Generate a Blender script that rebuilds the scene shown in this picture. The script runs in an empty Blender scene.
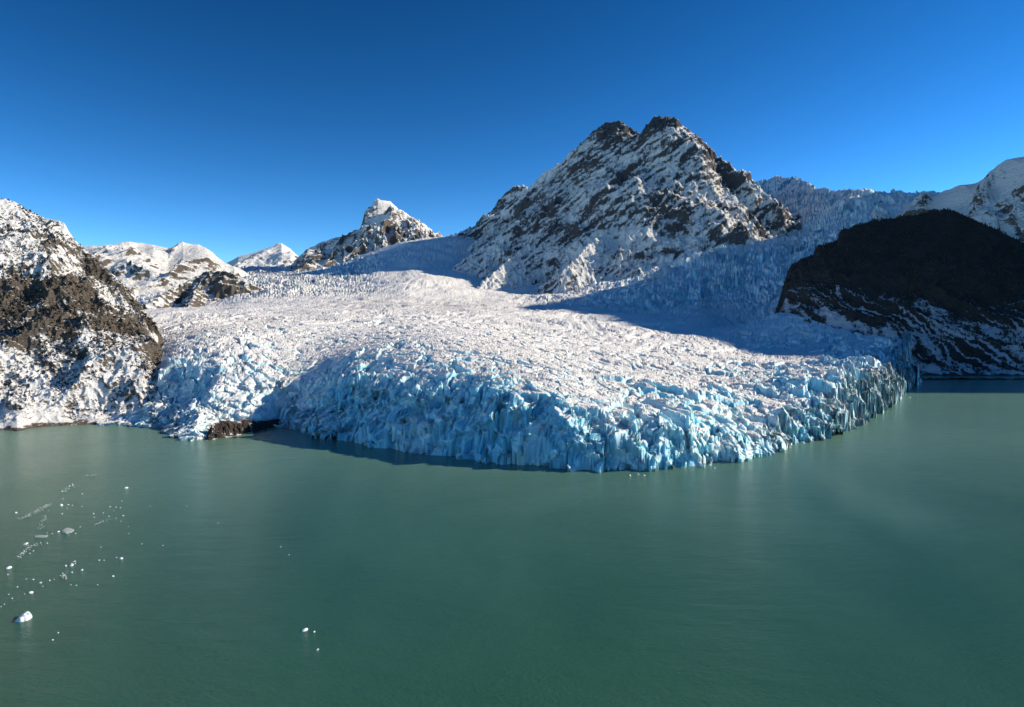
import bpy, bmesh, math, random
import numpy as np

# ------------------------------------------------------------------ camera model
F = 700.0; CU, CV = 512.0, 353.5; CH = 150.0; HOR = 320.0
PITCH = math.atan((CV - HOR) / F)
cp, sp = math.cos(PITCH), math.sin(PITCH)
SUN_AZ = math.radians(10)      # measured from +x towards +y
SUN_EL = math.radians(26)

def P(u, v, d):
    """world point seen in direction (u, v) at world depth y = d"""
    a = -(v - CV)
    yd = F * cp + a * sp; zd = a * cp - F * sp
    k = d / yd
    return np.array([(u - CU) * k, d * np.ones_like(k), CH + zd * k])
def zof(v, d):
    a = -(np.asarray(v, float) - CV)
    return CH + (a * cp - F * sp) / (F * cp + a * sp) * d
def dwater(v, z=0.0):
    a = -(np.asarray(v, float) - CV)
    return (z - CH) * (F * cp + a * sp) / (a * cp - F * sp)
def water_pt(u, v):
    d = float(dwater(v)); a = -(v - CV)
    return ((u - CU) * d / (F * cp + a * sp), d)

# ------------------------------------------------------------------ noise
def _h(ix, iy, s):
    n = (ix.astype(np.int64) * 374761393 + iy.astype(np.int64) * 668265263 + s * 974634777) & 0xffffffff
    n = ((n ^ (n >> 13)) * 1274126177) & 0xffffffff
    n = ((n ^ (n >> 15)) * 2246822519) & 0xffffffff
    return ((n ^ (n >> 16)) & 0xffffff).astype(np.float32) / 16777215.0
def perlin(x, y, s=0):
    x = np.asarray(x); y = np.asarray(y)
    x0 = np.floor(x); y0 = np.floor(y)
    fx = (x - x0).astype(np.float32); fy = (y - y0).astype(np.float32)
    ix = x0.astype(np.int64); iy = y0.astype(np.int64)
    u = fx*fx*fx*(fx*(fx*6-15)+10); v = fy*fy*fy*(fy*(fy*6-15)+10)
    def g(dx, dy):
        a = _h(ix+dx, iy+dy, s) * 6.2831853
        return np.cos(a)*(fx-dx) + np.sin(a)*(fy-dy)
    a = g(0,0); b = g(1,0); c = g(0,1); d = g(1,1)
    return 1.5*((a+(b-a)*u) + ((c+(d-c)*u) - (a+(b-a)*u))*v)
def fbm(x, y, o=5, s=0, g=.5):
    r = 0; a = 1.0; t = 0
    for i in range(o):
        r = r + a*perlin(x, y, s+i*7); t += a
        x, y = x*1.93*.8+y*1.93*.6+3.1, -x*1.93*.6+y*1.93*.8+7.7; a *= g
    return r/t*1.3
def ridged(x, y, o=5, s=0, g=.5):
    r = 0; a = 1.0; t = 0; w = 1.0
    for i in range(o):
        n = 1-np.abs(perlin(x, y, s+i*7))*1.6
        n = np.clip(n, 0, 1)**2 * w
        w = np.clip(n*1.6, 0, 1)
        r = r + a*n; t += a
        x, y = x*1.97*.8+y*1.97*.6+3.1, -x*1.97*.6+y*1.97*.8+7.7; a *= g
    return r/t
def vor(x, y, s=0, jit=.9):
    """F1, F2, cell value a, b, c, offset from cell point"""
    ix = np.floor(x).astype(np.int64); iy = np.floor(y).astype(np.int64)
    f1 = np.full(x.shape, 9., np.float32); f2 = f1.copy()
    cx = np.zeros(x.shape, np.int64); cy = cx.copy()
    ox = np.zeros(x.shape, np.float32); oy = ox.copy()
    for i in (-1, 0, 1):
        for j in (-1, 0, 1):
            px = ix+i+.5+jit*(_h(ix+i, iy+j, s)-.5); py = iy+j+.5+jit*(_h(ix+i, iy+j, s+1)-.5)
            dx = (x-px).astype(np.float32); dy = (y-py).astype(np.float32)
            d = np.sqrt(dx*dx+dy*dy)
            m = d < f1
            f2 = np.where(m, f1, np.minimum(f2, d))
            f1 = np.where(m, d, f1)
            cx = np.where(m, ix+i, cx); cy = np.where(m, iy+j, cy)
            ox = np.where(m, dx, ox); oy = np.where(m, dy, oy)
    return f1, f2, _h(cx, cy, s+2), _h(cx, cy, s+3), _h(cx, cy, s+4), ox, oy
def ss(a, b, x):
    t = np.clip((x-a)/(b-a), 0, 1); return t*t*(3-2*t)

def cover(score, frac, gain=.32):
    """shift a score so that about frac of the surface ends up above the material's snow threshold"""
    smp = score.ravel()[::7]
    return .42+(score-np.quantile(smp, 1-frac))/(smp.std()+1e-6)*gain
# ------------------------------------------------------------------ mesh helpers
col = bpy.context.scene.collection
def grid_mesh(name, X, Y, Z, mat, attrs=None, keep=None, label=None, cat=None, kind='structure', smooth=True):
    nu, nd = X.shape
    co = np.stack([X, Y, Z], -1).reshape(-1, 3).astype(np.float32)
    idx = np.arange(nu*nd).reshape(nu, nd)
    q = np.stack([idx[:-1, :-1], idx[1:, :-1], idx[1:, 1:], idx[:-1, 1:]], -1).reshape(-1, 4)
    if keep is not None:
        k = (keep[:-1, :-1] | keep[1:, :-1] | keep[1:, 1:] | keep[:-1, 1:]).reshape(-1)
        q = q[k]
    used = np.zeros(nu*nd, bool); used[q.ravel()] = True
    remap = np.cumsum(used)-1
    co = co[used]; q = remap[q]
    at = {k: v.reshape(-1)[used].astype(np.float32) for k, v in (attrs or {}).items()}
    return raw_mesh(name, co, q, mat, at, label, cat, kind, smooth)
def raw_mesh(name, co, q, mat, at=None, label=None, cat=None, kind=None, smooth=False):
    n = q.shape[1]
    me = bpy.data.meshes.new(name)
    me.vertices.add(len(co)); me.vertices.foreach_set('co', co.astype(np.float32).ravel())
    me.loops.add(q.size); me.loops.foreach_set('vertex_index', q.astype(np.int32).ravel())
    me.polygons.add(len(q)); me.polygons.foreach_set('loop_start', (np.arange(len(q))*n).astype(np.int32))
    me.update(calc_edges=True)
    if smooth: me.shade_smooth()
    for k, v in (at or {}).items():
        a = me.attributes.new(k, 'FLOAT', 'POINT'); a.data.foreach_set('value', v)
    me.materials.append(mat)
    o = bpy.data.objects.new(name, me); col.objects.link(o)
    if kind: o['kind'] = kind
    if label: o['label'] = label
    if cat: o['category'] = cat
    return o
def normals(X, Y, Z):
    p = np.stack([X, Y, Z], -1)
    a = np.gradient(p, axis=0); b = np.gradient(p, axis=1)
    n = np.cross(a, b); n /= np.linalg.norm(n, axis=-1, keepdims=True)+1e-9
    n[n[..., 2] < 0] *= -1
    return n

# ------------------------------------------------------------------ materials
def newmat(name):
    m = bpy.data.materials.new(name); m.use_nodes = True
    nt = m.node_tree; b = nt.nodes['Principled BSDF']
    return m, nt, b
def N(nt, t, **k):
    n = nt.nodes.new(t)
    for a, v in k.items():
        if a.startswith('i_'): n.inputs[a[2:].replace('_', ' ')].default_value = v
        else: setattr(n, a, v)
    return n
def ramp(nt, src, stops):
    r = nt.nodes.new('ShaderNodeValToRGB'); e = r.color_ramp.elements
    while len(e) < len(stops): e.new(.5)
    for i, (p, c) in enumerate(stops):
        e[i].position = p; e[i].color = (*c, 1) if len(c) == 3 else c
    nt.links.new(src, r.inputs[0]); return r
def noise(nt, scale, detail=6, rough=.6, vec=None, stretch=None, dist=0.0):
    n = N(nt, 'ShaderNodeTexNoise'); n.inputs['Scale'].default_value = scale
    n.inputs['Detail'].default_value = detail; n.inputs['Roughness'].default_value = rough
    n.inputs['Distortion'].default_value = dist
    if vec is None:
        vec = N(nt, 'ShaderNodeNewGeometry').outputs['Position']
    if stretch:
        mp = N(nt, 'ShaderNodeMapping'); mp.inputs['Scale'].default_value = stretch[:3]
        if len(stretch) > 3: mp.inputs['Rotation'].default_value = stretch[3:]
        nt.links.new(vec, mp.inputs[0]); vec = mp.outputs[0]
    nt.links.new(vec, n.inputs['Vector']); return n
def math_(nt, op, a, b=None, clamp=False):
    n = N(nt, 'ShaderNodeMath', operation=op); n.use_clamp = clamp
    for i, v in enumerate((a, b)):
        if v is None: continue
        if isinstance(v, (int, float)): n.inputs[i].default_value = v
        else: nt.links.new(v, n.inputs[i])
    return n.outputs[0]
def mix(nt, f, a, b):
    n = N(nt, 'ShaderNodeMix', data_type='RGBA')
    for i, v in ((0, f), (6, a), (7, b)):
        if isinstance(v, (int, float)): n.inputs[i].default_value = v
        elif isinstance(v, tuple): n.inputs[i].default_value = (*v, 1)
        else: nt.links.new(v, n.inputs[i])
    return n.outputs[2]
def attr(nt, name):
    a = N(nt, 'ShaderNodeAttribute'); a.attribute_name = name; return a.outputs['Fac']
def bump(nt, h, b, dist, strength=1.0):
    n = N(nt, 'ShaderNodeBump'); n.inputs['Distance'].default_value = dist; n.inputs['Strength'].default_value = strength
    nt.links.new(h, n.inputs['Height']); nt.links.new(n.outputs[0], b.inputs['Normal']); return n

SNOW = (.86, .86, .86)
def glacier_mat():
    m, nt, b = newmat('glacier_ice')
    bl = attr(nt, 'blue')
    n1 = noise(nt, .06, 8, .7); n2 = noise(nt, .5, 4, .6)
    f = math_(nt, 'ADD', bl, math_(nt, 'MULTIPLY', math_(nt, 'SUBTRACT', n1.outputs[0], .5), .5))
    f = math_(nt, 'ADD', f, math_(nt, 'MULTIPLY', math_(nt, 'SUBTRACT', n2.outputs[0], .5), .25))
    r = ramp(nt, f, [(0.14, SNOW), (0.34, (.66, .80, .85)), (.66, (.44, .74, .85)), (1.0, (.22, .58, .77))])
    dirt = attr(nt, 'dirt')
    n3 = noise(nt, .02, 8, .75, stretch=(1, .25, 1))
    df = math_(nt, 'MULTIPLY', dirt, math_(nt, 'MULTIPLY', math_(nt, 'SUBTRACT', n3.outputs[0], .42), 4., True), True)
    c = mix(nt, df, r.outputs[0], (.22, .20, .20))
    nt.links.new(c, b.inputs['Base Color'])
    b.inputs['Roughness'].default_value = .55; b.inputs['Specular IOR Level'].default_value = .3
    # light travels metres through clean ice
    nt.links.new(math_(nt, 'MULTIPLY', f, .9, True), b.inputs['Subsurface Weight'])
    b.inputs['Subsurface Radius'].default_value = (.35, .8, 1.0); b.inputs['Subsurface Scale'].default_value = 5.0
    bump(nt, n2.outputs[0], b, .8, .7)
    return m
def rock_mat(name, rock_a, rock_b, snow_c=SNOW, scale=.02, bd=4.0, strata=(1, 1, 3)):
    m, nt, b = newmat(name)
    sn = attr(nt, 'snow')
    n1 = noise(nt, scale, 10, .75, stretch=strata, dist=.6); n2 = noise(nt, scale*6, 6, .7, stretch=strata)
    f = math_(nt, 'ADD', sn, math_(nt, 'MULTIPLY', math_(nt, 'SUBTRACT', n1.outputs[0], .5), 1.1))
    f = math_(nt, 'ADD', f, math_(nt, 'MULTIPLY', math_(nt, 'SUBTRACT', n2.outputs[0], .5), 1.2))
    f = math_(nt, 'MULTIPLY', math_(nt, 'SUBTRACT', f, .42), 5., True)
    rc = mix(nt, math_(nt, 'MULTIPLY', math_(nt, 'SUBTRACT', n2.outputs[0], .35), 3., True), rock_a, rock_b)
    c = mix(nt, f, rc, snow_c)
    nt.links.new(c, b.inputs['Base Color']); b.inputs['Roughness'].default_value = .85
    b.inputs['Specular IOR Level'].default_value = .15
    h = math_(nt, 'ADD', n2.outputs[0], math_(nt, 'MULTIPLY', n1.outputs[0], 2.))
    bump(nt, h, b, bd, 1.)
    return m
def water_mat():
    m, nt, b = newmat('glacial_water')
    n = noise(nt, .004, 4, .5, stretch=(1, .35, 1), dist=1.2)
    c = mix(nt, math_(nt, 'MULTIPLY', math_(nt, 'SUBTRACT', n.outputs[0], .3), 2.5, True), (.025, .096, .060), (.040, .124, .078))
    # pale reflection of the ice front, mixed into the water colour as a lighter tint
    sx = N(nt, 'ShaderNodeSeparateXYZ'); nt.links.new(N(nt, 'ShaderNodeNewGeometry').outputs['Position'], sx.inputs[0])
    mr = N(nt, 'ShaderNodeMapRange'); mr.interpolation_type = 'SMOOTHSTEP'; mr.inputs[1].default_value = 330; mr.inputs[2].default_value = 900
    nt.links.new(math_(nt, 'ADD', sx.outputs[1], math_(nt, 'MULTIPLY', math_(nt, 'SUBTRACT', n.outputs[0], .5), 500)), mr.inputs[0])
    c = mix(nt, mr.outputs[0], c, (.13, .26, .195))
    nt.links.new(c, b.inputs['Base Color'])
    b.inputs['IOR'].default_value = 1.33
    # calmer and rougher patches of wind on the lake
    n4 = noise(nt, .005, 4, .55, stretch=(1, .5, 1, 0, 0, .3), dist=.8)
    nt.links.new(math_(nt, 'ADD', .09, math_(nt, 'MULTIPLY', n4.outputs[0], .16)), b.inputs['Roughness'])
    w1 = noise(nt, .13, 5, .6, stretch=(.45, 1, 1, 0, 0, .25), dist=.5); w2 = noise(nt, .75, 4, .65, stretch=(.6, 1, 1, 0, 0, -.3))
    w3 = noise(nt, .05, 3, .5, stretch=(.5, 1, 1, 0, 0, -.5))
    h = math_(nt, 'ADD', math_(nt, 'MULTIPLY', w1.outputs[0], .55), math_(nt, 'MULTIPLY', w2.outputs[0], .45))
    h = math_(nt, 'MULTIPLY', math_(nt, 'ADD', h, w3.outputs[0]), math_(nt, 'ADD', .45, math_(nt, 'MULTIPLY', n4.outputs[0], 1.)))
    bump(nt, h, b, 1.15, 1.)
    return m
def plain(name, c, rough=.8):
    m, nt, b = newmat(name); b.inputs['Roughness'].default_value = rough
    n = noise(nt, .9, 4, .7)
    nt.links.new(mix(nt, n.outputs[0], tuple(x*.6 for x in c), tuple(min(1, x*1.4) for x in c)), b.inputs['Base Color'])
    return m

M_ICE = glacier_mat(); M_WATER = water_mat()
M_PEAK = rock_mat('peak_rock', (.050, .053, .060), (.125, .122, .128), scale=.026, bd=6, strata=(1, 1, 2.6, .35, .3, 0))
M_FAR = rock_mat('far_rock', (.10, .088, .08), (.20, .17, .15), scale=.008, bd=12)
M_LEFT = rock_mat('shore_rock', (.070, .060, .049), (.18, .15, .125), scale=.05, bd=2.0)
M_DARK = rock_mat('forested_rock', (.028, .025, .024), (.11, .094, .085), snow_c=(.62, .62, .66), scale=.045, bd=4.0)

# ------------------------------------------------------------------ water
def build_water():
    s = 9000
    co = np.array([[-s, -3000, 0], [s, -3000, 0], [s, 9000, 0], [-s, 9000, 0]], float)
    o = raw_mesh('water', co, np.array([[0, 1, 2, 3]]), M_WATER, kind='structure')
    o['label'] = 'milky green lake water with faint ripples'
build_water()

# ------------------------------------------------------------------ loft builder
def tab(t, u, k):
    a = np.array(t, float); return np.interp(u, a[:, 0], a[:, k])
def loft(name, mat, u, curves, rows, crest, relief, snowf, back=(900, .5), label=None, keepz=-8, ret=False, drop_v=None):
    """curves: near to far, each a table (u, depth, v); the last one is the crest; a back slope follows"""
    u = np.asarray(u, float)
    D = [tab(c, u, 1) for c in curves]; Zc = [zof(tab(c, u, 2), tab(c, u, 1)) for c in curves]
    D.append(D[-1]+back[0]); Zc.append(Zc[-1]-back[0]*back[1])
    Ds, Zs, S = [], [], []
    for k in range(len(D)-1):
        n = rows[k]; t = (np.arange(n)/n)[None, :]
        Ds.append(D[k][:, None]*(1-t)+D[k+1][:, None]*t)
        # Catmull-Rom in height
        z0 = Zc[max(k-1, 0)]; z1 = Zc[k]; z2 = Zc[k+1]; z3 = Zc[min(k+2, len(D)-1)]
        m1 = (z2-z0)*.5; m2 = (z3-z1)*.5
        if k+1 == len(D)-2: m2 = (z2-z1)*.6
        if k == len(D)-2: m1 = (z2-z1)*.6
        m1 = m1[:, None]; m2 = m2[:, None]
        Zs.append((2*t**3-3*t**2+1)*z1[:, None]+(t**3-2*t**2+t)*m1+(-2*t**3+3*t**2)*z2[:, None]+(t**3-t**2)*m2)
        S.append(np.broadcast_to(k+t, Ds[-1].shape))
    Dm = np.concatenate(Ds, 1); Z = np.concatenate(Zs, 1); S = np.concatenate(S, 1)
    X = (u[:, None]-CU)/F*Dm*np.ones_like(Z); Y = Dm
    ncr = len(curves)-1
    fade = ss(0, .5, np.abs(S-ncr))*.75+.25
    Z = Z+relief(X, Y, Z, S)*fade
    n = normals(X, Y, Z)
    at = {'snow': snowf(X, Y, Z, n, S)}
    o = grid_mesh(name, X, Y, Z, mat, at, keep=Z > keepz, label=label)
    return o, X, Y, Z, n, S

# left shore mountain
def lw(u, v): return (u, float(dwater(v)), v)
base_l = [lw(-500, 480), lw(-200, 450), lw(0, 430), lw(14, 431), lw(30, 428), lw(60, 426), lw(90, 425), lw(122, 424), lw(140, 424), lw(180, 424)]
m1 = [(-500, 800, 385), (-200, 920, 378), (0, 1045, 374), (60, 1080, 368), (110, 1080, 372), (138, 1080, 370), (165, 1080, 400), (180, 1080, 410)]
m2 = [(-500, 930, 300), (-200, 1060, 305), (0, 1180, 310), (45, 1205, 304), (90, 1230, 308), (120, 1220, 325), (150, 1200, 342), (160, 1200, 352), (165, 1200, 372), (180, 1200, 400)]
m3 = [(-500, 1100, 225), (-200, 1210, 235), (0, 1320, 247), (50, 1350, 251), (80, 1370, 265), (110, 1340, 291), (140, 1290, 322), (158, 1260, 340), (164, 1260, 362), (180, 1260, 390)]
cr = [(-500, 1400, 130), (-200, 1430, 165), (-60, 1460, 188), (0, 1475, 197), (20, 1478, 203), (40, 1480, 212), (55, 1465, 218), (68, 1450, 224), (76, 1445, 236), (85, 1440, 245), (95, 1430, 252),
      (105, 1420, 262), (118, 1400, 275), (130, 1380, 290), (142, 1350, 305), (150, 1330, 315), (158, 1310, 327), (162, 1300, 337), (166, 1290, 352), (180, 1290, 380)]
def relief_l(X, Y, Z, S):
    w = fbm(X/160, Y/160, 4, 5)*40
    r = (ridged((X+w)/170, (Y+w)/260, 7, 11)-.5)*36+fbm(X/30, Y/30, 5, 21)*9+(ridged(X/14, Y/14, 4, 31)-.5)*7
    v = vor(X/16+fbm(X/20, Y/20, 3, 3)*.6, Y/16, 55)
    r = r+(v[2]-.5)*7*ss(.9, 2.2, S)
    return r*np.clip(ss(-.05, .5, S)*.8+.2, 0, 1)*ss(-20, 50, Z+8)
def snow_l(X, Y, Z, n, S):
    U = X/Y*F+CU
    c = np.interp(U, [-200, 0, 50, 100, 150], [1.9, 1.95, 2.15, 2.0, 2.2]); wd = np.interp(U, [0, 50, 100, 150], [.85, .85, .5, .7])
    cliff = np.exp(-((S-c)/wd)**2)*1.1+ss(60, 90, U)*ss(3.15, 3.5, S)*.9
    cliff = ss(.35, .85, cliff+fbm(X/70+Z/120, Y/120+Z/90, 5, 61)*.8)
    s = (n[..., 2]-.72)*1.7-cliff*.75+fbm(X/40, Y/40, 5, 71)*.5
    s = cover(s, .77, .34)
    s -= .9*(1-ss(1.0, 7, Z+fbm(X/20, Y/20, 3, 5)*4))
    return s
LM, lX, lY, lZ, ln, lS = loft('shore_mountain', M_LEFT, np.arange(-460, 180, .62), [base_l, m1, m2, m3, cr], [170, 170, 160, 160, 60], 4, relief_l, snow_l, back=(700, .7), label='steep snow dusted rocky mountainside rising from the lake shore')

# dark forested hill at the right
foot = [(764, 2350, 345), (778, 2300, 322), (797, 2200, 330), (832, 2080, 340), (874, 1950, 357), (905, 1885, 372), (920, 1868, 377.5), (1024, 1868, 377.5), (1250, 1840, 379), (1500, 1800, 380)]
mid = [(764, 2450, 345), (777, 2420, 312), (785, 2400, 298), (805, 2350, 296), (850, 2260, 303), (920, 2160, 318), (1024, 2150, 322), (1500, 2100, 330)]
brow = [(764, 2600, 345), (778, 2560, 306), (785, 2600, 280), (800, 2600, 268), (830, 2560, 262), (870, 2520, 262), (930, 2480, 264), (1024, 2480, 278), (1500, 2400, 300)]
cr2 = [(764, 2700, 345), (778, 2650, 306), (784, 2680, 285), (788, 2700, 270), (792, 2720, 263), (811, 2760, 256), (815, 2780, 247), (835, 2820, 240.5), (838, 2840, 231), (854, 2880, 225), (893, 2950, 218), (927, 2980, 211.5), (944, 3000, 210), (955, 3000, 214), (969, 3000, 220), (1000, 2980, 233), (1024, 2950, 246), (1120, 2900, 272), (1500, 2800, 280)]
skirt = [(u, d-110, v+30 if u < 905 else v+1) for u, d, v in foot]
foot = [(u, d, v) for u, d, v in foot]
def relief_d(X, Y, Z, S):
    w = fbm(X/260, Y/260, 4, 15)*70
    # curved gullies that sweep down to the right
    a = (X*.75+Y*.55+w)
    r = (ridged(a/150, (Y-.5*X)/600, 6, 111)-.5)*44*ss(2.1, 1.6, S)*ss(0, .3, S)+fbm(X/60, Y/60, 6, 121)*13+(ridged(X/26, Y/26, 4, 131)-.5)*9
    return r*ss(-20, 60, Z+8)
def snow_d(X, Y, Z, n, S):
    w = fbm(X/260, Y/260, 4, 15)*90
    st = ridged((X*.8+Y*.35+w)/30, (Y-.5*X)/300, 5, 141)
    s = .10+st*1.15+(n[..., 2]-.75)*1.0+fbm(X/120, Y/120, 5, 151)*.42
    s -= .95*ss(1.05, 1.75, S+fbm(X/200, Y/200, 3, 9)*.25)*(1-ss(2.93, 2.99, S))*ss(0, 1, S)
    s += .30*ss(900-0, 640, X)*ss(2.3, 1.2, S)
    s += .16*ss(1.5, .1, S)
    s -= .9*(1-ss(.5, 6, Z+fbm(X/25, Y/25, 3, 5)*3))
    return s
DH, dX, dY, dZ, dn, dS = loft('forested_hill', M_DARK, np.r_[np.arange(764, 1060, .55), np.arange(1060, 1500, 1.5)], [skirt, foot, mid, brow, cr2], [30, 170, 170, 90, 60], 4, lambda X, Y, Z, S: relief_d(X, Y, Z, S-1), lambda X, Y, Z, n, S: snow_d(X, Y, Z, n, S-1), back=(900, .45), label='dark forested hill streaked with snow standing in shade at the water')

# ------------------------------------------------------------------ far mountains by loft
def relief_far(a, b, seed):
    def f(X, Y, Z, S):
        w = fbm(X/900, Y/900, 4, seed)*200
        return (ridged((X+w)/a, (Y+w)/(a*1.3), 8, seed+11)-.5)*b+fbm(X/120, Y/120, 5, seed+21)*b*.12
    return f
def snow_far(off, seed, k=2.4):
    def f(X, Y, Z, n, S):
        return cover((n[..., 2]-.75)*k+fbm(X/500, Y/500, 6, seed)*.45, off)
    return f
c1 = [(60, 6500, 246), (95, 6500, 243), (110, 6500, 244), (125, 6500, 242), (140, 6500, 244), (155, 6500, 243), (170, 6500, 246), (185, 6450, 241.5), (200, 6400, 245), (210, 6300, 250), (225, 6200, 260), (240, 6100, 269), (262, 6000, 282)]
loft('snowfield_mountain', M_FAR, np.arange(60, 262, .5), [[(60, 3900, 318), (262, 4000, 312)], [(60, 5000, 282), (160, 5000, 284), (262, 4800, 296)], c1], [200, 190, 30], 2, relief_far(700, 190, 201), snow_far(.93, 221), label='low snowy range beyond the glacier')
c2 = [(205, 10500, 275), (228, 10500, 262), (240, 10500, 255), (262, 10500, 249.5), (275, 10500, 246), (283, 10500, 243), (291, 10500, 247), (303, 10500, 258), (330, 10500, 275)]
loft('distant_mountain', M_FAR, np.arange(205, 330, .5), [[(205, 7800, 280), (330, 7800, 280)], c2], [160, 30], 1, relief_far(900, 170, 301), snow_far(.97, 321), label='distant small white peak')
c3 = [(280, 7300, 278), (288, 7300, 271), (297, 7300, 260), (311, 7350, 248), (332, 7400, 239), (355, 7450, 232), (361, 7500, 229), (363.5, 7450, 221), (366, 7420, 211), (369, 7430, 206.5), (373, 7450, 206), (376, 7480, 201), (379, 7500, 198.5), (386, 7500, 200.5), (392, 7500, 203), (402, 7480, 210), (409, 7450, 215), (420, 7400, 221), (427, 7400, 225), (434, 7400, 233), (470, 7400, 245)]
loft('pyramid_mountain', M_FAR, np.arange(280, 470, .4), [[(280, 5600, 282), (345, 5700, 268), (400, 5800, 250), (470, 5900, 245)], [(280, 6500, 281), (311, 6600, 262), (345, 6700, 250), (380, 6800, 232), (410, 6800, 234), (470, 6800, 244)], c3], [140, 200, 30], 2, relief_far(260, 170, 401), snow_far(.90, 421, 1.8), label='snowy far mountain with a pointed rock summit')
c4 = [(840, 4700, 205), (880, 4500, 200), (930, 4250, 196), (946, 4200, 189), (954, 4180, 185), (973, 4100, 180), (979, 4080, 176), (984, 4050, 170), (990, 4030, 167), (1000, 3980, 159), (1012, 3930, 156), (1024, 3880, 154)]
cx_, sx_, tx_ = math.cos(SUN_AZ), math.sin(SUN_AZ), math.tan(SUN_EL)
for bx, by, bz, t in ((1000, 4200, 450, 2700), (-151, 3350, 215, 4500), (289, 2300, 150, 4000), (511, 1900, 100, 3500), (741, 1450, 90, 3100)):   # unseen crest added right of the frame, shaped to cast the shadow across the ice
    x_, y_, z_ = bx+t*cx_, by+t*sx_, bz+t*tx_
    c4.append((x_/y_*F+CU, y_, HOR-(z_-CH)/y_*F))
c4 += [(2600, 1900, -170), (3200, 1500, -170)]
loft('snow_ridge_mountain', M_FAR, np.r_[np.arange(845, 1060, .6), np.arange(1060, 3200, 2.5)], [[(840, 3800, 250), (880, 3600, 250), (960, 3250, 247), (1024, 3150, 262), (1200, 2750, 300), (1500, 2200, 320), (1738, 1750, 325), (2600, 1400, 330), (3200, 1200, 330)], [(840, 4300, 220), (880, 4100, 216), (960, 3800, 212), (1024, 3550, 211), (1200, 3500, 170), (1500, 2500, 130), (1738, 1980, 110), (2600, 1650, 80), (3200, 1350, 80)], c4], [220, 200, 30], 2, relief_far(380, 150, 501), snow_far(.80, 521, 3.2), label='high snowy mountain slope with a rocky crest')

# ------------------------------------------------------------------ ridge tents
def tent(ridges, X, Y, warp=0, seed=0):
    if warp:
        wx = fbm(X/400, Y/400, 4, seed)*warp; wy = fbm(X/400, Y/400, 4, seed+50)*warp
    else: wx = wy = 0
    H = np.full(X.shape, -500.); NR = np.full(X.shape, 1e9)
    for pts, k, L in ridges:
        W = [P(np.float64(u), np.float64(v), np.float64(d)) for u, v, d in pts]
        for a, b in zip(W[:-1], W[1:]):
            dx, dy = b[0]-a[0], b[1]-a[1]; l2 = dx*dx+dy*dy
            t0 = np.clip(((X-a[0])*dx+(Y-a[1])*dy)/l2, 0, 1)
            d0 = np.hypot(X-a[0]-t0*dx, Y-a[1]-t0*dy)
            if warp:
                f = np.clip(d0/300, 0, 1); xx, yy = X+wx*f, Y+wy*f
                t0 = np.clip(((xx-a[0])*dx+(yy-a[1])*dy)/l2, 0, 1)
                d1 = np.hypot(xx-a[0]-t0*dx, yy-a[1]-t0*dy)
            else: d1 = d0
            z = a[2]+(b[2]-a[2])*t0-k*L*((1+d1/L)**.8-1)/.8
            H = np.maximum(H, z); NR = np.minimum(NR, d0)
    return H, NR
def geo(a, b, n): return a*(b/a)**(np.arange(n)/(n-1))
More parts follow.
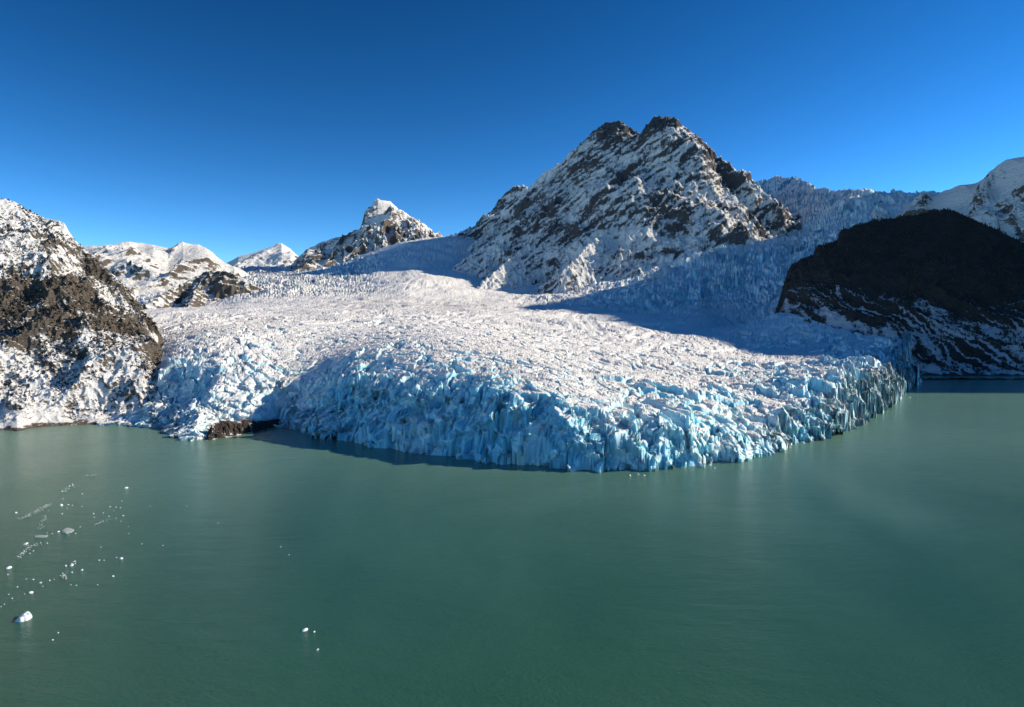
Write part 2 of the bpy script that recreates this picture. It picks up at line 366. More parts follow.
def big_mountain():
    crest = [(440, 238, 6100), (470, 228, 6000), (496, 213, 5900), (520, 195, 5800), (543, 173, 5700), (563, 160, 5600), (573, 148, 5550), (586, 141, 5500), (594, 129, 5450), (603, 122.5, 5420), (612, 122, 5390), (619, 119, 5350), (631, 129, 5300), (639, 133, 5260), (647, 132, 5220), (649.5, 121, 5200), (652, 124, 5190), (655, 115.5, 5185), (657, 119, 5180), (660, 115, 5170), (663, 119, 5150), (667, 114.5, 5140), (670, 119, 5125), (674, 116, 5105), (677, 121, 5100), (680, 122, 5110), (683, 130, 5120), (688, 134, 5170), (692, 143, 5200), (709, 163, 5350), (722, 170, 5450), (739, 178, 5600), (748, 183, 5650), (752, 196, 5650)]
    sub = [(480, 224, 6350), (493, 210, 6300), (501, 196, 6250), (513, 186, 6200), (524, 184, 6150), (530, 188, 6100), (550, 195, 6000)]
    s1 = [(676, 118, 5100), (650, 180, 4820), (606, 230, 4520), (570, 262, 4200)]
    s1b = [(676, 118, 5100), (686, 160, 4900), (702, 200, 4620), (706, 226, 4400)]
    s2 = [(603, 123, 5420), (545, 192, 5220), (495, 238, 5000), (440, 276, 4650)]
    s3 = [(649, 122, 5200), (592, 185, 5020), (532, 240, 4680), (470, 292, 4200)]
    s4 = [(739, 178, 5600), (742, 195, 5400), (744, 208, 5250)]
    s5 = [(543, 173, 5700), (505, 215, 5600), (465, 250, 5350), (425, 272, 5050)]
    s7 = [(668, 262, 3900), (650, 276, 3780), (634, 290, 3650)]
    s6 = [(470, 227, 6000), (440, 246, 5500), (412, 268, 4900), (400, 285, 4500)]
    u = np.arange(375, 800, .5); d = geo(3450, 6700, 600)
    U, Y = np.meshgrid(u, d, indexing='ij'); X = (U-CU)/F*Y
    R = [(crest, 1.25, 900), (sub, 1.2, 800), (s1, 1.0, 900), (s1b, 1.15, 900), (s2, 1.0, 900), (s3, 1.0, 900), (s5, 1.05, 900), (s6, .7, 900), (s7, 1.3, 500)]
    H, NR = tent(R, X, Y, 130, 601)
    f = ss(0, 260, NR)*.9+.1
    w = fbm(X/500, Y/500, 4, 605)*120
    r = (ridged((X*.3+Y*.95+w)/210, (X*.95-Y*.3+w)/520, 8, 611)-.5)*130*f
    # tilted rock ledges
    q = H*.9-X*.32+Y*.1+fbm(X/300, Y/300, 4, 631)*110
    led = np.abs(((q/85) % 1)-.5)*2
    led2 = np.abs(((q/31) % 1)-.5)*2
    r = r+((led-.5)*26+(led2-.5)*10)*(.3+.7*f)*ss(-.5, .4, fbm(X/260, Y/260, 4, 641))+(ridged(X/60, Y/60, 6, 621)-.4)*32*(.6+.4*f)+fbm(X/26, Y/26, 4, 623)*12
    Z = H+r
    n = normals(X, Y, Z)
    hi = ss(900, 1500, Z)
    qa, qb = X*.85+Z*.55, -X*.55+Z*.85
    s = (n[..., 2]-.66)*1.9+fbm(X/520, Y/520+Z/600, 3, 651)*.55+fbm(qa/150, qb/22+fbm(X/200, Y/200, 3, 653)*1.4, 6, 652)*.85-.6*ss(1480, 1600, Z)
    s -= .5*ss(.15, .5, fbm((X+.5*Z)/300, (Y+Z)/500, 5, 661))*.5
    s = cover(s, .77, .30)+.22*ss(900, 350, Z)
    grid_mesh('twin_summit_mountain', X, Y, Z, M_PEAK, {'snow': s}, keep=Z > 120, label='towering mountain of dark rock and snow with two craggy summits')
big_mountain()
def small_tents():
    for name, R, ur, dr, lab, seed, so in (
        ('dark_hill', [([(150, 300, 3600), (175, 287, 3850), (203, 272, 4000), (218, 270, 3980), (234, 273, 3950), (250, 280, 3920), (256, 290, 3900)], .75, 500), ([(205, 272, 4000), (196, 290, 3800), (188, 305, 3500)], .7, 500)], (140, 300, .5), (3200, 4700, 260), 'dark rocky hill poking out of the snow behind the glacier', 701, .52),
    ):
        u = np.arange(*ur); d = geo(*dr)
        U, Y = np.meshgrid(u, d, indexing='ij'); X = (U-CU)/F*Y
        H, NR = tent(R, X, Y, 60, seed)
        f = ss(0, 150, NR)*.9+.1
        Z = H+(ridged(X/230, Y/230, 7, seed+3)-.5)*80*f+(ridged(X/50, Y/50, 4, seed+5)-.5)*16
        n = normals(X, Y, Z)
        grid_mesh(name, X, Y, Z, M_LEFT, {'snow': cover((n[..., 2]-.75)*2+fbm(X/160, Y/160, 5, seed+9)*.4, so)}, keep=Z > 100, label=lab)
small_tents()

# ------------------------------------------------------------------ glacier
def tps(pts, vals, lam=1e-4):
    n = len(pts); p = np.asarray(pts, float)
    r = np.linalg.norm(p[:, None]-p[None], axis=-1)
    K = np.where(r > 0, r*r*np.log(r+1e-12), 0)+lam*np.eye(n)
    A = np.zeros((n+3, n+3)); A[:n, :n] = K; A[:n, n] = 1; A[:n, n+1:] = p; A[n, :n] = 1; A[n+1:, :n] = p.T
    sol = np.linalg.solve(A, np.r_[vals, 0, 0, 0])
    def f(x, y):
        out = sol[n]+sol[n+1]*x+sol[n+2]*y
        for i in range(n):
            q = (x-p[i, 0])**2+(y-p[i, 1])**2
            out = out+sol[i]*.5*q*np.log(q+1e-12)
        return out
    return f
ICE = [(95, 1000, 425), (95, 1300, 370), (95, 2000, 325), (130, 1000, 413), (130, 1250, 362), (130, 2000, 320), (100, 3500, 312),
 (170, 940, 408), (170, 1000, 402), (170, 1200, 350), (200, 900, 408), (200, 1020, 386), (200, 1250, 338), (200, 2000, 317), (200, 3000, 309), (200, 3600, 306),
 (250, 930, 400), (250, 1080, 370), (250, 1300, 335), (250, 2300, 312), (300, 975, 402), (300, 1100, 373), (300, 1250, 349), (300, 1800, 319), (300, 3200, 303),
 (350, 900, 388), (350, 1050, 357), (350, 1800, 317), (350, 3200, 301), (400, 830, 392), (400, 950, 364), (400, 1500, 326), (400, 3200, 303),
 (450, 790, 398), (450, 880, 368), (450, 1400, 330), (450, 2500, 310), (450, 3300, 304), (500, 760, 396), (500, 880, 369), (500, 1400, 336), (500, 2500, 313), (500, 3400, 306),
 (550, 735, 400), (550, 850, 374), (550, 1500, 340), (550, 2500, 317), (600, 730, 416), (600, 850, 388), (600, 1100, 364), (600, 1800, 337), (600, 2600, 317),
 (650, 735, 414), (650, 850, 394), (650, 1200, 364), (650, 2000, 336), (700, 750, 422), (700, 880, 398), (700, 1300, 364), (700, 1800, 345), (700, 2600, 322),
 (750, 780, 438), (750, 900, 406), (750, 1300, 374), (750, 1800, 354), (750, 2500, 330), (800, 880, 412), (800, 1000, 388), (800, 1500, 364), (800, 2100, 333), (778, 2350, 313),
 (850, 1000, 384), (850, 1300, 369), (850, 1800, 350), (850, 1980, 342), (900, 1290, 370), (900, 1600, 365), (935, 1400, 374), (935, 1700, 368),
 (560, 3600, 302), (620, 3300, 303), (700, 3300, 298), (700, 3800, 272), (700, 4300, 245), (700, 4700, 236), (650, 3600, 288), (650, 4200, 268),
 (750, 3200, 290), (750, 3800, 262), (750, 4300, 240), (750, 5000, 229), (750, 5600, 212), (750, 6200, 195), (750, 6900, 180),
 (800, 2700, 308), (800, 3200, 278), (800, 3800, 252), (800, 4300, 237), (800, 5000, 212), (800, 5600, 180),
 (850, 3300, 265), (850, 3900, 230), (850, 4300, 209), (850, 4700, 189.5), (900, 3300, 265), (900, 4000, 222), (900, 4500, 193), (960, 3300, 257), (960, 4300, 198), (1024, 3500, 252), (1024, 4300, 215),
 (330, 3600, 298), (300, 3800, 291), (260, 4200, 284), (260, 5000, 276), (300, 5000, 275), (350, 4200, 288), (240, 7500, 267), (300, 6500, 270), (180, 5000, 290),
 (400, 4000, 284), (400, 5000, 257), (400, 5700, 243), (450, 4500, 276), (450, 5700, 238), (350, 5700, 262), (500, 5000, 272), (500, 4200, 292), (600, 4500, 270), (560, 5700, 245), (470, 6900, 232), (400, 6900, 243), (650, 6900, 220)]
BASE = [(95, 426), (120, 426), (150, 429), (165, 434), (181, 440), (195, 441), (210, 438), (230, 430), (262, 427), (278, 425.5), (290, 429), (300, 433), (326, 440), (360, 445), (394, 451), (425, 456), (450, 459.5), (500, 466), (560, 471), (600, 472.5), (640, 472.5), (670, 471), (700, 468.5), (726, 464), (754, 459), (775, 455), (800, 446), (822, 440), (840, 434), (858, 427), (870, 420), (885, 411), (895, 404), (905, 395), (912, 388), (917, 382)]
def glacier():
    t_ = np.array(ICE, float)
    g = tps(np.stack([t_[:, 0]/200, np.log(t_[:, 1])*3], 1), t_[:, 2], 2e-3)
    W = np.array([water_pt(u, v) for u, v in BASE])
    fu = (W[:, 0]/W[:, 1])*F+CU
    u = np.concatenate([np.arange(92, 922, .56), np.arange(922, 1060, 1.0)])
    df = np.interp(u, fu, W[:, 1]); df = np.where(u > fu[-1], 1460+(u-fu[-1])*2.0, df)
    # rows: fine at the cliff, coarser behind
    t = np.concatenate([np.arange(-16, 90, .55), 90+np.arange(0, 130)*1.3, 259+np.arange(0, 170)*3.2])
    t2 = geo(803., 6200., 260)[1:]
    T = np.concatenate([t, t2])
    Dm = df[:, None]+T[None, :]
    far = 7000.0
    sc = np.clip((T-803)/(6200-803), 0, 1)**1.0
    Dm = df[:, None]+np.where(T < 803, T, 803+(T-803)/(6200-803)*1.0*(6200-803))[None, :]*1.0
    lim = np.interp(u, [92, 150, 240, 300, 400, 460, 700, 745, 775, 800, 850, 900, 1060], [7000, 7300, 7600, 6900, 5750, 5750, 5750, 6900, 6500, 5600, 4700, 4500, 4300])
    Dm = np.where(T[None, :] > 803, df[:, None]+803+(T[None, :]-803)/(6200-803)*(lim[:, None]-df[:, None]-803), Dm)
    U = np.repeat(u[:, None], Dm.shape[1], 1)
    X = (U-CU)/F*Dm; Y = Dm
    v = g(U/200, np.log(Y)*3)
    H = zof(v, Y)
    # signed distance to the front line (>0 inside)
    poly = np.vstack([W, [[(918.5-CU)/F*2700, 2700], [(1060-CU)/F*2700, 2700]]])
    dtest = np.repeat(np.where(u > 918.5, 2700, df)[:, None], Dm.shape[1], 1)
    SD = np.full(X.shape, 1e9); ALONG = np.zeros(X.shape); acc = 0
    near = np.repeat((T < 2300)[None, :], len(u), 0)
    xs, ys = X[near], Y[near]; sd = np.full(xs.shape, 1e9); al = np.zeros(xs.shape)
    sg = np.ones(xs.shape); nx = np.zeros(xs.shape); ny = np.ones(xs.shape)
    for a, b in zip(poly[:-1], poly[1:]):
        dx, dy = b-a; l = math.hypot(dx, dy)
        tt = np.clip(((xs-a[0])*dx+(ys-a[1])*dy)/(l*l), 0, 1)
        d = np.hypot(xs-a[0]-tt*dx, ys-a[1]-tt*dy)
        side = dx*(ys-a[1])-dy*(xs-a[0])
        m = d < sd
        sd = np.where(m, d, sd); al = np.where(m, acc+tt*l, al); nx = np.where(m, -dy/l, nx); ny = np.where(m, dx/l, ny); sg = np.where(m, np.sign(side), sg); acc += l
    sd = sd*np.sign(ys-dtest[near])
    SD[near] = sd; NX = np.zeros(X.shape); NY = np.ones(X.shape); NX[near] = nx; NY[near] = ny
    SD[~near] = 2600
    # blocky buttresses: warp the distance
    w = fbm(X/55, Y/55, 4, 801)*22+fbm(X/16, Y/16, 3, 811)*6
    bx, by = X+fbm(X/26, Y/26, 3, 3)*11, Y+fbm(X/26, Y/26, 3, 4)*11
    vb = vor(bx/20, by/20, 821)
    vs = vor(X/9+fbm(X/14, Y/14, 2, 3)*.5, Y/9, 831)
    off = (vb[5]*NX+vb[6]*NY)*20        # distance inside, held constant over each block
    offs = (vs[5]*NX+vs[6]*NY)*9
    nearfade = ss(130, 20, SD)
    wamp = np.interp(U, [92, 160, 290, 330, 700, 760, 920], [.4, .8, .9, 1, 1, 1.0, 1.1])
    s_ = SD+((vb[2]-.5)*15+(vs[2]-.5)*7+w*.7-off*.15-offs*.35)*wamp*nearfade-4
    Wd = np.interp(U, [92, 130, 180, 230, 300, 360, 560, 620, 700, 760, 800, 920], [60, 100, 125, 100, 62, 56, 52, 50, 42, 30, 32, 26])
    # two-step cliff: face, narrow shelf, upper face
    k = np.clip(s_/Wd, 0, 1)
    shelf = .5+.5*fbm(X/70, Y/70, 3, 841)
    k2 = np.where(k < .30, k/.30*.52, np.where(k < .62, .52+(k-.30)/.32*.12, .64+(k-.62)/.38*.36))
    prof = k**.62*(1-.8*shelf)+k2*.8*shelf
    prof = np.where(s_ <= 0, 0, prof)
    # seracs and crevasses
    am = np.interp(U, [92, 150, 250, 300, 420, 600, 700, 800, 920], [.55, .8, .8, .75, .8, .85, 1.0, 1.35, 1.35])
    dec = .042+.958*np.exp(-np.maximum(SD, 0)/np.interp(U, [92, 300, 500, 700, 850], [260, 180, 150, 260, 420]))
    ice_fall = ss(2700, 3300, Y)*ss(480, 640, U)+ss(3500, 3900, Y)*ss(400, 340, U)*.7+ss(900, 500, SD)*0
    patch = .3+1.0*ss(-.3, .35, fbm(X/190, Y/190, 3, 851))
    amp = am*dec*patch
    ang = .5+fbm(X/600, Y/600, 2, 861)*1.2
    ca, sa = np.cos(ang), np.sin(ang)
    def seracs(L, st, seed, wid):
        wx = fbm(X/(L*1.6), Y/(L*1.6), 3, seed+20)*.75*L; wy = fbm(X/(L*1.6), Y/(L*1.6), 3, seed+30)*.75*L
        a = ((X+wx)*.86+(Y+wy)*.5)/L; b = (-(X+wx)*.5+(Y+wy)*.86)/(L*st)
        f1, f2, h1, h2, h3, ox, oy = vor(a, b, seed)
        e = f2-f1
        crev = 1-ss(0, wid, e)
        top = (h1-.5)*.9+(ox*(h2-.5)+oy*(h3-.5))*1.6
        return top, crev*(.35+.65*h3)
    ta, ca_ = seracs(42, 1.5, 901, .13); tb, cb = seracs(19, 1.35, 911, .16); tc, cc = seracs(7, 1.2, 921, .25)
    ccap = ss(.0, .45, fbm(X/120, Y/120, 3, 871)+.25+.6*ss(500, 60, SD))
    fine = ss(.75, .25, ss(0, 450, SD))
    fine = .22+.78*fine
    det = ta*16-ca_*20*ccap+(tb*8-cb*8)*(.35+.65*fine)+(tc*1.6-cc*1.2)*fine
    # long open crevasses across the upper tongue
    qc = ridged((X*.9+Y*.35+fbm(X/150, Y/150, 3, 877)*70)/70, (Y-.4*X)/230, 3, 881)
    lc = ss(.62, .85, qc)*ss(100, 400, SD)*ss(2800, 1500, Y)
    det = det*amp-lc*5
    # transverse crevasses that curve round behind the front
    qa = SD/46+fbm(X/130, Y/130, 4, 885)*1.3
    arc = np.abs((qa % 1)-.5)*2
    lc2 = ss(.80, .97, arc)*ss(.0, .35, fbm(X/90, Y/90, 3, 887)+.08)*ss(50, 110, SD)*ss(1150, 500, SD)
    det = det-lc2*7; lc = np.clip(lc+lc2*.8, 0, 1)
    # icefall relief
    tf, cf = seracs(75, .7, 941, .22); tg, cg = seracs(34, .7, 951, .25)
    det = det*(1-ice_fall)+ice_fall*(tf*26-cf*15+tg*12-cg*8+tb*3)*(.55+.6*ss(-.3, .3, fbm(X/400, Y/400, 3, 961)))
    det = det+fbm(X/220, Y/220, 4, 971)*14*ss(250, 900, SD)
    qf = X*.9-Y*.42+fbm(X/500, Y/500, 3, 975)*160
    det = det+fbm(qf/38, (X*.42+Y*.9)/700, 4, 976)*4.5*ss(150, 600, SD)*(1-ice_fall)
    # far skyline fade
    Hn = H+det*ss(-5, 25, SD*.7+6)
    Z = np.where(prof <= 0, -6, np.maximum(Hn, 6)*prof+(vs[3]-.5)*3*(prof > 0)*(prof < 1))
    # rock ledges showing through ice high up
    n = normals(X, Y, Z)
    slope = 1-n[..., 2]
    crv = np.clip(ca_*ccap+cb*.7, 0, 1)*(1-ice_fall)+ice_fall*np.clip(cf*.5+cg*.6, 0, 1)
    cliff = ss(1.0, .6, prof)*(prof > 0)
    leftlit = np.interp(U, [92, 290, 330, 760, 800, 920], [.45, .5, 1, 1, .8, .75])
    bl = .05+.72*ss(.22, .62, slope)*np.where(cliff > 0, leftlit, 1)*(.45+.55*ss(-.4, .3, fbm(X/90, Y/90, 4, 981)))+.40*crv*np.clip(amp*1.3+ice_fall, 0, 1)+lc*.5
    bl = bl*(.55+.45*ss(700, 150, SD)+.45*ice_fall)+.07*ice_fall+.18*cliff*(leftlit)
    bl = bl*(1-.65*ss(600, 1800, SD)*0)
    sh = ss(2600, 3600, Y)*(1-ice_fall)
    bl = bl-.1*sh
    dirt = np.exp(-((v-(300+.0*U))/6)**2)*ss(500, 360, U)*ss(250, 330, U)*.6
    dirt = ss(2000, 2800, Y)*ss(3700, 3100, Y)*ss(300, 360, U)*ss(560, 450, U)*.55
    # break the face into blocks up its height
    fm = np.where(near, ss(1.02, .85, prof)*ss(0, .06, prof)*(prof > 0), 0)*np.interp(U, [92, 290, 330, 920], [.5, .6, 1, .8])
    vf = vor(X/17+fbm(X/30, Z/24, 3, 991)*.7, Z/15+Y/50+fbm(X/26, Z/26, 3, 992)*.7, 993)
    vg = vor(X/6+fbm(X/9, Z/9, 2, 994)*.6, Z/5, 995)
    push = ((vf[2]-.5)*11+(vg[2]-.5)*3.2+fbm(X/26, Z/18, 5, 996)*13+(vf[5]*(vf[3]-.5)+vf[6]*(vf[4]-.5))*16)*fm
    Y = Y+push; X = X+push*.3
    # undercut notch at the waterline
    nz = (Z > -7) & (Z < 2.2)
    Yn = np.where(nz & near & (prof > 0), Y+3.5, Y)
    keep = (Z > -5.5)
    grid_mesh('glacier_field', X, Yn, Z, M_ICE, {'blue': bl, 'dirt': dirt}, keep=keep, label='broad glacier tongue of white and blue ice ending in a cliff')
glacier()


# ------------------------------------------------------------------ woods
def blobs(name, pts, size, mat, label, seed, cone=False):
    rng = np.random.default_rng(seed); n = len(pts)
    if cone:
        base = np.array([[1, 0, .12], [.31, .95, .2], [-.81, .59, .1], [-.81, -.59, .22], [.31, -.95, .15], [0, 0, 1.5], [0, 0, -.3]], float)
        f = np.array([[0, 1, 5], [1, 2, 5], [2, 3, 5], [3, 4, 5], [4, 0, 5], [1, 0, 6], [2, 1, 6], [3, 2, 6], [4, 3, 6], [0, 4, 6]])
        base[:, :2] *= .42
    else:
        base = np.array([[.5, 0, .3], [0, .5, .35], [-.5, 0, .3], [0, -.5, .25], [0, 0, .8], [0, 0, -.3]], float)
        f = np.array([[0, 1, 4], [1, 2, 4], [2, 3, 4], [3, 0, 4], [1, 0, 5], [2, 1, 5], [3, 2, 5], [0, 3, 5]])
    a = rng.uniform(0, 6.28, n); sz = size*rng.lognormal(0, .35, n)
    v = base[None]*(1+rng.normal(0, .22, (n, len(base), 3)))
    x = v[..., 0]*np.cos(a)[:, None]-v[..., 1]*np.sin(a)[:, None]; y = v[..., 0]*np.sin(a)[:, None]+v[..., 1]*np.cos(a)[:, None]
    co = np.stack([x, y, v[..., 2]], -1)*sz[:, None, None]+pts[:, None, :]
    q = (f[None]+(np.arange(n)*len(base))[:, None, None]).reshape(-1, 3)
    o = raw_mesh(name, co.reshape(-1, 3), q, mat, kind='stuff', label=label)
    return o
def pick(X, Y, Z, w, n, seed, jit):
    rng = np.random.default_rng(seed)
    area = w*np.gradient(X, axis=0)*np.abs(np.gradient(Y, axis=1)); p = np.clip(area, 0, None).ravel(); p /= p.sum()
    i = rng.choice(p.size, n, p=p)
    return np.stack([X.ravel()[i], Y.ravel()[i], Z.ravel()[i]], -1)+np.c_[rng.normal(0, jit, (n, 2)), np.zeros(n)]
M_SHRUB = plain('bare_shrub', (.05, .04, .026)); M_TREE = plain('dark_conifer', (.034, .029, .024))
U_ = lX/lY*F+CU
cw = np.exp(-((lS-2.0)/.8)**2)+.25*ss(2.6, 3.2, lS)+.10
wgt = cw*ss(-.25, .3, fbm(lX/60, lY/60+lZ/80, 4, 1201))*(lZ > 8)*(lS < 4)*(U_ > -80)
blobs('shrubbery', pick(lX, lY, lZ, wgt, 9500, 5, 1), 2.2, M_SHRUB, 'dark bare shrubs scattered over the snowy mountainside', 6)
U_ = dX/dY*F+CU
wgt = (.22+ss(2.1, 2.8, dS))*ss(-.35, .2, fbm(dX/70, dY/70, 4, 1211))*(dZ > 8)*(dS < 4.2)*(U_ < 1080)
blobs('dark_forest', pick(dX, dY, dZ, wgt, 30000, 7, 1.5), 3.6, M_TREE, 'dense dark forest covering the shaded hill', 8, cone=True)

# ------------------------------------------------------------------ rock outcrop at the foot of the ice
M_OUT = rock_mat('outcrop_rock', (.028, .023, .021), (.095, .072, .064), scale=.12, bd=1.2)
def dv(l): return [(u, float(dwater(v)), v) for u, v in l]
ob = dv([(203, 440.5), (209, 440), (216, 438.5), (228, 437), (240, 434.5), (252, 433), (262, 430.5), (275, 427.5), (284, 423)])
oc0 = [(203, 439), (206, 431), (210, 425), (217, 421.5), (225, 420), (235, 421.5), (245, 419), (254, 421), (262, 420.5), (272, 420), (279, 418.5), (284, 421.5)]
oc = [(u, float(np.interp(u, [a[0] for a in ob], [a[1] for a in ob]))+20, v) for u, v in oc0]
def rel_o(X, Y, Z, S):
    v = vor(X/5, Y/5, 1301); v2 = vor(X/2.2, Y/2.2, 1305)
    return ((v[2]-.5)*6+(v2[2]-.5)*2.2+fbm(X/9, Y/9, 4, 1311)*3)*ss(0, .3, S)
def sn_o(X, Y, Z, n, S): return cover((n[..., 2]-.7)*1.2+fbm(X/9, Y/9, 3, 1321)*.8, .17)
o = loft('rock_outcrop', M_OUT, np.arange(203, 284.2, .3), [ob, oc], [70, 30], 1, rel_o, sn_o, back=(20, .9), keepz=-2)[0]
o['label'] = 'dark brown craggy rock outcrop with snow patches at the foot of the ice'; o['category'] = 'rock'; del o['kind']

# ------------------------------------------------------------------ floating ice
M_BERG = None
def berg_mat(name, a, b_):
    m, nt, b = newmat(name)
    n = noise(nt, .8, 6, .7)
    nt.links.new(mix(nt, n.outputs[0], a, b_), b.inputs['Base Color']); b.inputs['Roughness'].default_value = .4
    bump(nt, n.outputs[0], b, .3, .8); return m
M_BERG = berg_mat('floating_ice', (.62, .74, .80), (.84, .86, .87)); M_SLUSH = berg_mat('grey_slush', (.24, .32, .31), (.56, .60, .60))
def chunk_mesh(name, seed, flat, mat, sub=3):
    rng = np.random.default_rng(seed); bm = bmesh.new()
    bmesh.ops.create_icosphere(bm, subdivisions=sub, radius=.5)
    dirs = rng.normal(size=(9, 3)); dirs /= np.linalg.norm(dirs, axis=1)[:, None]; cut = rng.uniform(.24, .42, 9)
    for v in bm.verts:
        p = np.array(v.co)
        for d_, c in zip(dirs, cut):           # facets: plane cuts
            k = p@d_-c
            if k > 0: p = p-d_*k*.92
        p = p*(1+.08*math.sin(p[0]*17+seed)*math.cos(p[1]*15))
        p[2] = p[2]*flat if p[2] > 0 else p[2]*.35
        v.co = p
    me = bpy.data.meshes.new(name); bm.to_mesh(me); bm.free(); me.materials.append(mat); return me
variants = [chunk_mesh('ice_chunk', 40+i, .8 if i % 2 else 1.1, M_BERG, 2) for i in range(6)]
def put(name, me, u, v, wpx, asp, label, cat, group, rot):
    x, y = water_pt(u, v); k = wpx*y/F
    o = bpy.data.objects.new(name, me); col.objects.link(o)
    o.location = (x, y, 0.02*k); o.rotation_euler = (0, 0, rot); o.scale = (k, k*asp, k*.8)
    o['label'] = label; o['category'] = cat
    if group: o['group'] = group
def A1(l): return [(x/7.854, 470+y/7.854, w) for x, y, w in l]
def A2(l): return [(x/7.854, 560+y/7.854, w) for x, y, w in l]
G = 'ice chunks floating on the lake'
clusters = [
 ('tiny white ice fleck in the short row rising above the long slush streak', A1([(548, 127, 1.8), (571, 118, 1.8), (516, 152, 1.2), (490, 170, 1.5), (646, 188, 1.5), (494, 226, 1.2)])),
 ('small ice fleck grouped beside the flat white chunk above the grey slush', A1([(535, 274, 2), (525, 300, 1.2), (570, 278, 1.3), (645, 288, 1.3), (488, 346, 1.8), (380, 320, 1.1)])),
 ('tiny ice fleck in the loose scatter right of the grey slush', A1([(956, 244, 1.5), (865, 290, 1.7), (912, 292, 1.7), (948, 297, 1.5), (893, 322, 1.2), (736, 345, 1.9), (740, 372, 1.3), (812, 338, 1.2), (856, 364, 1.7), (965, 360, 1.8), (910, 380, 1.2), (950, 403, 1.1), (1010, 445, 1.1), (1012, 500, 1.1)])),
 ('tiny ice fleck just below or beside the larger grey slush mat', A1([(410, 500, 1.7), (595, 500, 1.8), (540, 512, 1.1), (370, 495, 1.2), (630, 448, 1.2)])),
 ('small ice fleck along the lower slush streak near the frame edge', A1([(262, 636, 2), (233, 657, 2.2), (176, 655, 2), (372, 575, 1.5)])),
 ('faint small ice fleck in open green water below the scattered flecks', A1([(792, 607, 1.3), (915, 688, 1.5)])+[(150, 506, 1.2), (187, 506, 1.3), (142, 544, 1.5), (163, 545.5, 1.4), (218, 523, 1.2)]),
 ('small ice fleck in the broken line above the large white floe', A2([(62, 115, 1.8), (138, 213, 1.5), (207, 150, 1.3), (262, 154, 2.3), (337, 208, 1.2), (392, 162, 2), (425, 152, 1.3), (194, 267, 1.3), (69, 270, 1.6), (97, 302, 1.6), (35, 348, 1.3), (8, 367, 1.8)])),
 ('small white ice chunk in the tight knot between the slush and the large floe', A2([(515, 47, 3), (588, 12, 2.4), (588, 28, 2), (562, 100, 2.9), (492, 105, 1.8), (497, 123, 2.6), (516, 150, 1.4)])),
 ('tiny ice fleck right of the tight knot of chunks', A2([(557, 195, 1.2), (600, 200, 1.3), (766, 195, 1.5), (817, 3, 1.4), (780, 3, 2.2)])),
 ('small white ice fleck alone in dark water right below the large floe', A2([(457, 573, 2.1), (415, 628, 2.1)])),
 ('small white ice fleck of the pair far right of the scattered ice', [(281, 547, 1.7), (289, 555, 1.9)]),
 ('small pale ice chunk floating close under the blue ice cliff', [(630, 475.5, 2.6), (638, 474.8, 3.4), (644, 475.8, 3.2)]),
]
singles = [
 ('flat white ice chunk with flecks on its right above the grey slush', A1([(480, 278, 4)])), ('lone white ice chunk left of the long slush streak', A1([(128, 338, 3)])),
 ('white ice chunk at the far right top of the scattered flecks', A1([(993, 143, 3.2)])), ('bright white ice chunk touching the left side of the grey slush', A1([(458, 486, 3)])),
 ('oval white ice chunk at the head of the lower slush streak', A1([(200, 582, 5)])), ('bright rounded ice chunk out to the right of the tight knot', A1([(950, 698, 4.6)])),
 ('flat white ice chunk nearest the left edge of the picture', A2([(70, 65, 5.6)])), ('upright white ice chunk in the middle of the broken line', A2([(317, 180, 3.4)])),
 ('wide white ice chunk at the right end above the large floe', A2([(245, 260, 4.6)])), ('widest ice chunk in the tight knot', A2([(562, 43, 5)])),
 ('tilted white ice chunk on the right edge of the tight knot', A2([(640, 82, 3.2)])), ('solitary white ice chunk below the bright rounded one', A2([(890, 130, 3)])),
 ('flat white ice chunk farthest out in the green water, largest of three', [(305, 630.5, 6)]), ('small ice chunk right beside the largest of the three far out', [(314, 632, 3)]),
 ('small ice chunk below the other two far out in green water', [(317.5, 650, 3.4)]), ('pale ice chunk alone near the right end of the blue cliff', [(714, 468.2, 3.6)]),
 ('small ice chunk by the sunlit right end of the ice cliff', [(909, 398, 3)]), ]
rng = random.Random(3)
for lab, pts in clusters:
    for u, v, w in pts: put('ice_chunk', rng.choice(variants), u, v, w, rng.uniform(.7, 1.4), lab, 'ice chunk', G, rng.uniform(0, 6.28))
for lab, pts in singles:
    for u, v, w in pts: put('ice_chunk', rng.choice(variants), u, v, w, rng.uniform(.9, 1.5), lab, 'ice chunk', G, rng.uniform(-.4, .4))
put('ice_floe', chunk_mesh('ice_floe', 77, 1.3, M_BERG, 4), 23.5, 619, 14.5, 1.15, 'largest white ice floe with a dark crack, floating alone at lower left', 'ice floe', None, .3)
put('slush_mat', chunk_mesh('slush_mat', 78, .25, M_SLUSH, 4), 68, 530.5, 11, 2.2, 'larger grey triangular mat of dirty slush', 'slush', 'grey slush mats on the lake', .5)
put('slush_mat', chunk_mesh('slush_mat', 79, .22, M_SLUSH, 4), 41.5, 536.6, 8, 2.0, 'smaller grey rounded mat of dirty slush', 'slush', 'grey slush mats on the lake', 1.5)
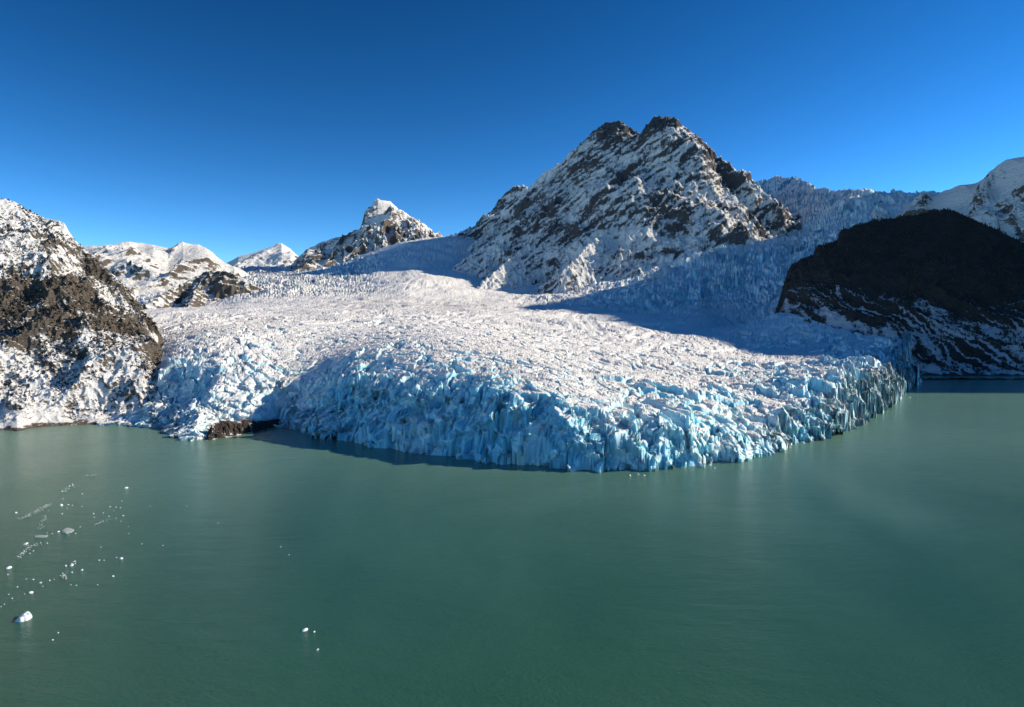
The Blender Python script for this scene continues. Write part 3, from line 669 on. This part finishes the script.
def brash():
    rg = np.random.default_rng(9); pts = []
    for line, n, wd in (([(19, 519), (28, 516), (36, 511.5), (44, 507), (50, 505)], 260, 1.3), ([(61, 493), (64, 490.5), (69, 488), (74, 485)], 80, 1.3), ([(17, 558), (23, 553), (30, 547), (38, 543.5)], 120, 1.2),
                        ([(95, 525), (102, 522), (109, 519.5)], 40, .8), ([(40, 530), (43, 522), (45, 515)], 60, 1.2), ([(85, 476), (96, 475)], 50, .8), ([(62, 575), (64, 579), (72, 563), (75, 561)], 60, .8)):
        t = rg.uniform(0, len(line)-1, n); a = np.array(line, float)
        for k in t:
            i = int(k); f = k-i; q = a[i]*(1-f)+a[i+1]*f
            x, y = water_pt(q[0]+rg.normal(0, wd*1.5), q[1]+rg.normal(0, wd*.55)); pts.append((x, y, .02))
    bs = np.array(BASE, float)                      # a few crumbs along the foot of the ice
    for uu in rg.uniform(130, 915, 260):
        if 203 < uu < 285: continue
        x, y = water_pt(uu+rg.normal(0, 2), np.interp(uu, bs[:, 0], bs[:, 1])+.5+abs(rg.normal(0, 1.3))); pts.append((x, y, .02))
    return np.array(pts)
ob_ = blobs('brash_ice', brash(), .5, M_SLUSH, 'thin drifting streaks of brash ice on the water', 10)

# ------------------------------------------------------------------ light, sky, camera
sc = bpy.context.scene
w = bpy.data.worlds.new('World'); sc.world = w; w.use_nodes = True
nt = w.node_tree; bg = nt.nodes['Background']
sky = nt.nodes.new('ShaderNodeTexSky'); sky.sky_type = 'NISHITA'; sky.sun_disc = False
sky.sun_elevation = SUN_EL
sdir = (math.cos(SUN_AZ)*math.cos(SUN_EL), math.sin(SUN_AZ)*math.cos(SUN_EL), math.sin(SUN_EL))
sky.sun_rotation = math.pi/2-SUN_AZ   # clockwise from +y
sky.altitude = 2000; sky.air_density = 0.76; sky.dust_density = .0; sky.ozone_density = 1.5
hs = nt.nodes.new('ShaderNodeHueSaturation'); hs.inputs['Saturation'].default_value = 1.1; hs.inputs['Hue'].default_value = .491
gm = nt.nodes.new('ShaderNodeGamma'); gm.inputs[1].default_value = 1.8
nt.links.new(sky.outputs[0], gm.inputs[0]); nt.links.new(gm.outputs[0], hs.inputs['Color']); nt.links.new(hs.outputs[0], bg.inputs[0]); bg.inputs[1].default_value = .032
L = bpy.data.lights.new('sun', 'SUN'); L.energy = 4.1; L.angle = math.radians(.5); L.color = (1, .88, .69)
lo = bpy.data.objects.new('sun', L); col.objects.link(lo)
from mathutils import Vector
lo.rotation_euler = Vector(sdir).to_track_quat('Z', 'Y').to_euler(); lo.location = (2000, 1000, 3000)
cam = bpy.data.cameras.new('camera'); co = bpy.data.objects.new('camera', cam); col.objects.link(co)
cam.sensor_width = 36; cam.lens = 36*F/1024; cam.clip_start = 1; cam.clip_end = 60000
co.location = (0, 0, CH); co.rotation_euler = (math.pi/2-PITCH, 0, 0)
sc.camera = co
sc.view_settings.view_transform = 'Standard'; sc.view_settings.look = 'None'; sc.view_settings.gamma = 1; sc.view_settings.exposure = .6
sc.view_settings.use_curve_mapping = False
sc.cycles.max_bounces = 6; sc.cycles.use_denoising = True
